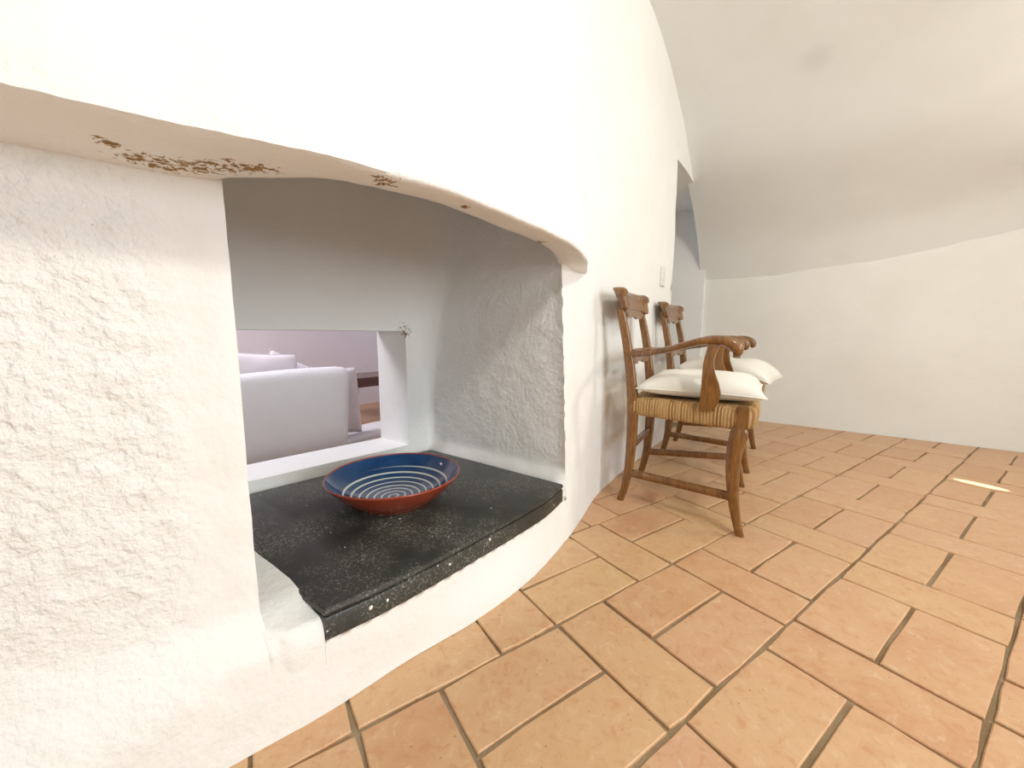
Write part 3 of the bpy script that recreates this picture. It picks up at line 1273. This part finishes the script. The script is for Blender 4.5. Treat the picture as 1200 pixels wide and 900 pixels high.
def build_cushion(name, label, loc, rot, hx, hy, h, seed, droop=0.0, mat='cushion', group=None):
    t = tag(bpy.data.objects.new(name, None), label, 'cushion', group)
    COL.objects.link(t)
    t.location = loc
    t.rotation_euler = rot
    rn = Vector((seed * 3.1, seed * 1.7, 0))
    bm = bmesh.new()
    k = 36
    grids = []

    def edge(u, v):
        # corners pull out to points, sides draw in
        x = u * hx * (1 - 0.055 * (1 - v * v)) * (1 - 0.05 * (v + 1))
        y = v * hy * (1 - 0.055 * (1 - u * u))
        return x, y
    for side_ in (1, -1):
        rows = []
        for i in range(k + 1):
            v = i / k * 2 - 1
            row = []
            for j in range(k + 1):
                u = j / k * 2 - 1
                x, y = edge(u, v)
                f = (max(0.0, 1 - u ** 4) * max(0.0, 1 - v ** 4)) ** 0.55
                f *= 1 - 0.12 * math.exp(-((u * u + v * v) * 3))
                z = side_ * h * f * (1.0 if side_ > 0 else 0.55)
                q = Vector((x, y, side_ * 2.0)) + rn
                z += f * 0.010 * noise.noise(q * 9) * (1 if side_ > 0 else 0.2)
                rim = min(1 - abs(u), 1 - abs(v))
                z += 0.004 * noise.noise(q * 45) * max(0, 1 - rim * 4) * min(1, rim * 12)
                z -= droop * max(0.0, -v - 0.3) ** 2
                row.append(v3(x, y, z))
            rows.append(row)
        grids.append(grid_faces(bm, rows))
    bmesh.ops.remove_doubles(bm, verts=bm.verts[:], dist=0.0002)
    obj('cover', finish(bm), MAT[mat], t)
    bm = bmesh.new()
    pts = []
    for (u0, v0), (u1, v1) in (((-1, -1), (1, -1)), ((1, -1), (1, 1)), ((1, 1), (-1, 1)), ((-1, 1), (-1, -1))):
        for i in range(20):
            u, v = lerp(u0, u1, i / 20), lerp(v0, v1, i / 20)
            x, y = edge(u, v)
            pts.append(v3(x, y, -droop * max(0.0, -v - 0.3) ** 2))
    rows = []
    m = len(pts)
    for i in range(m):
        tdir = (pts[(i + 1) % m] - pts[i - 1]).normalized()
        sd = tdir.cross(v3(0, 0, 1)).normalized()
        rows.append([pts[i] + sd * 0.0028 * math.cos(a) + v3(0, 0, 0.0028 * math.sin(a)) for a in [2 * math.pi * q / 6 for q in range(6)]])
    grid_faces(bm, rows, close_u=True, close_v=True)
    obj('seam', finish(bm), MAT[mat], t)
    return t


def on_chair(ch, x, y, z):
    return Matrix.Rotation(ch.rotation_euler.z, 4, 'Z') @ v3(x, y, z) + ch.location


build_cushion('seat_cushion', 'flat cream cotton cushion on the armchair beside the hearth', on_chair(chair1, 0.0, -0.062, 0.508),
              (math.radians(0), 0, chair1.rotation_euler.z), 0.243, 0.226, 0.066, 1, 0.01, group='cushions on the armchairs')
build_cushion('seat_cushion', 'cream cotton cushion slipping over the front of the armchair nearer the doorway', on_chair(chair2, 0.005, -0.098, 0.524),
              (math.radians(3), 0, chair2.rotation_euler.z + math.radians(-6)), 0.243, 0.238, 0.074, 2, 0.07, group='cushions on the armchairs')

# ------------------------------------------------------------------ light switch
sw = thing('light_switch', 'small white light switch plate on the wall before the doorway', 'light switch', P(2.52, -0.6965, 1.085), WALL_ROT)
bm = bmesh.new()
box(bm, v3(0, -0.004, 0), (0.075, 0.012, 0.115))
bmesh.ops.bevel(bm, geom=bm.edges[:], offset=0.003, segments=2, affect='EDGES')
obj('plate', finish(bm), MAT['switch'], sw, angle=40)
bm = bmesh.new()
box(bm, v3(0, -0.012, 0), (0.024, 0.008, 0.05), Matrix.Rotation(0.08, 3, 'X'))
bmesh.ops.bevel(bm, geom=bm.edges[:], offset=0.0015, segments=2, affect='EDGES')
obj('rocker', finish(bm), MAT['switch'], sw, angle=40)

# ------------------------------------------------------------------ back room seen through the opening
NB0, NB1 = -1.62, -3.7
panel('wall_back_room_far', [[P(lerp(-0.9, 2.6, i / 6), NB1, z) for i in range(7)] for z in (0, 0.6, 1.2, 1.8, 2.4)], MAT['lilac_wall'])
panel('wall_back_room_left', [[P(-0.9, lerp(NB0 - 0.1, NB1, i / 6), z) for i in range(7)] for z in (0, 0.6, 1.2, 1.8, 2.4)], MAT['lilac_wall'])
panel('wall_back_room_right', [[P(2.6, lerp(NB0, NB1, i / 6), z) for i in range(7)] for z in (0, 0.6, 1.2, 1.8, 2.4)], MAT['lilac_wall'])
panel('ceiling_back_room', [[P(lerp(-0.9, 2.6, i / 6), n, 2.4) for i in range(7)] for n in (-1.62, -2.4, -3.0, -3.7)], MAT['lilac_wall'])
panel('floor_back_room', [[P(lerp(-0.9, 2.6, i / 6), n, -0.002) for i in range(7)] for n in (-1.45, -2.4, -3.0, -3.7)], MAT['tile'])


def rounded_box(name, c, size, r, mat, parent, taper=None, seed=0, seg=4):
    bm = bmesh.new()
    box(bm, v3(0, 0, 0), size)
    bmesh.ops.bevel(bm, geom=bm.edges[:], offset=r, segments=seg, affect='EDGES', profile=0.5)
    bmesh.ops.subdivide_edges(bm, edges=[e for e in bm.edges if e.calc_length() > 0.12], cuts=6, use_grid_fill=True)
    for v in bm.verts:
        q = v.co * 5 + Vector((seed, 0, 0))
        v.co += Vector((noise.noise(q), noise.noise(q + Vector((9, 0, 0))), noise.noise(q + Vector((0, 9, 0))))) * 0.008
        if taper:
            v.co.x += taper * (v.co.z / size[2]) * (v.co.x > 0)
    o = obj(name, finish(bm), mat, parent, angle=60)
    o.location = c
    return o


sofa = thing('sofa', 'white slip-covered sofa in the room behind the hearth opening', 'sofa', P(0.70, -2.30), WALL_ROT)
# local x along the wall, local y away from the hearth
rounded_box('side_panel', v3(-0.03, -0.34, 0.28), (0.90, 0.14, 0.555), 0.05, MAT['sofa'], sofa, taper=0.05, seed=1)
rounded_box('seat_base', v3(0.42, -0.12, 0.030), (1.15, 0.30, 0.056), 0.012, MAT['sofa'], sofa, seed=2)
rounded_box('seat_cushion', v3(0.42, -0.12, 0.094), (1.12, 0.29, 0.075), 0.03, MAT['sofa'], sofa, seed=3)
rounded_box('backrest', v3(-0.62, -0.03, 0.32), (0.24, 0.46, 0.62), 0.05, MAT['sofa'], sofa, seed=4)


def pillow(label, loc, rot, hx, hy, h, seed, mat):
    return build_cushion('throw_pillow', label, loc, rot, hx, hy, h, seed, 0.0, mat, 'pillows on the white sofa')


pillow('rose white pillow standing upright at the end of the white sofa', P(1.165, -2.13, 0.345), (math.radians(84), math.radians(4), WALL_ROT + math.radians(6)), 0.17, 0.20, 0.055, 4, 'pillow')
pillow('tilted white pillow peeking out behind the large pillow on the sofa', P(1.04, -2.45, 0.37), (math.radians(84), math.radians(28), WALL_ROT + math.radians(-2)), 0.20, 0.22, 0.055, 5, 'pillow')
pillow('large white pillow standing right behind the side panel of the sofa', P(0.78, -2.25, 0.395), (math.radians(84), math.radians(6), WALL_ROT + math.radians(1)), 0.26, 0.25, 0.055, 6, 'pillow')

table_t = thing('side_table', 'dark red wooden side table beyond the white sofa', 'table', P(2.02, -3.05), WALL_ROT)
bm = bmesh.new()
box(bm, v3(0, 0, 0.365), (0.62, 0.42, 0.03))
bmesh.ops.bevel(bm, geom=bm.edges[:], offset=0.004, segments=2, affect='EDGES')
obj('tabletop', finish(bm), MAT['dark_wood'], table_t, angle=40)
bm = bmesh.new()
for a, b_, c, d in ((0, -0.185, 0.56, 0.02), (0, 0.185, 0.56, 0.02), (-0.28, 0, 0.02, 0.36), (0.28, 0, 0.02, 0.36)):
    box(bm, v3(a, b_, 0.325), (c, d, 0.05))
obj('apron', finish(bm), MAT['dark_wood'], table_t, smooth=False)
for sx in (-1, 1):
    for sy in (-1, 1):
        bm = bmesh.new()
        sweep(bm, [v3(sx * 0.28, sy * 0.18, z) for z in (0, 0.12, 0.24, 0.35)], [(0.017, 0.017), (0.02, 0.02), (0.023, 0.023), (0.025, 0.025)], seg=12, power=5, side=v3(1, 0, 0))
        obj('leg', finish(bm), MAT['dark_wood'], table_t, angle=40)
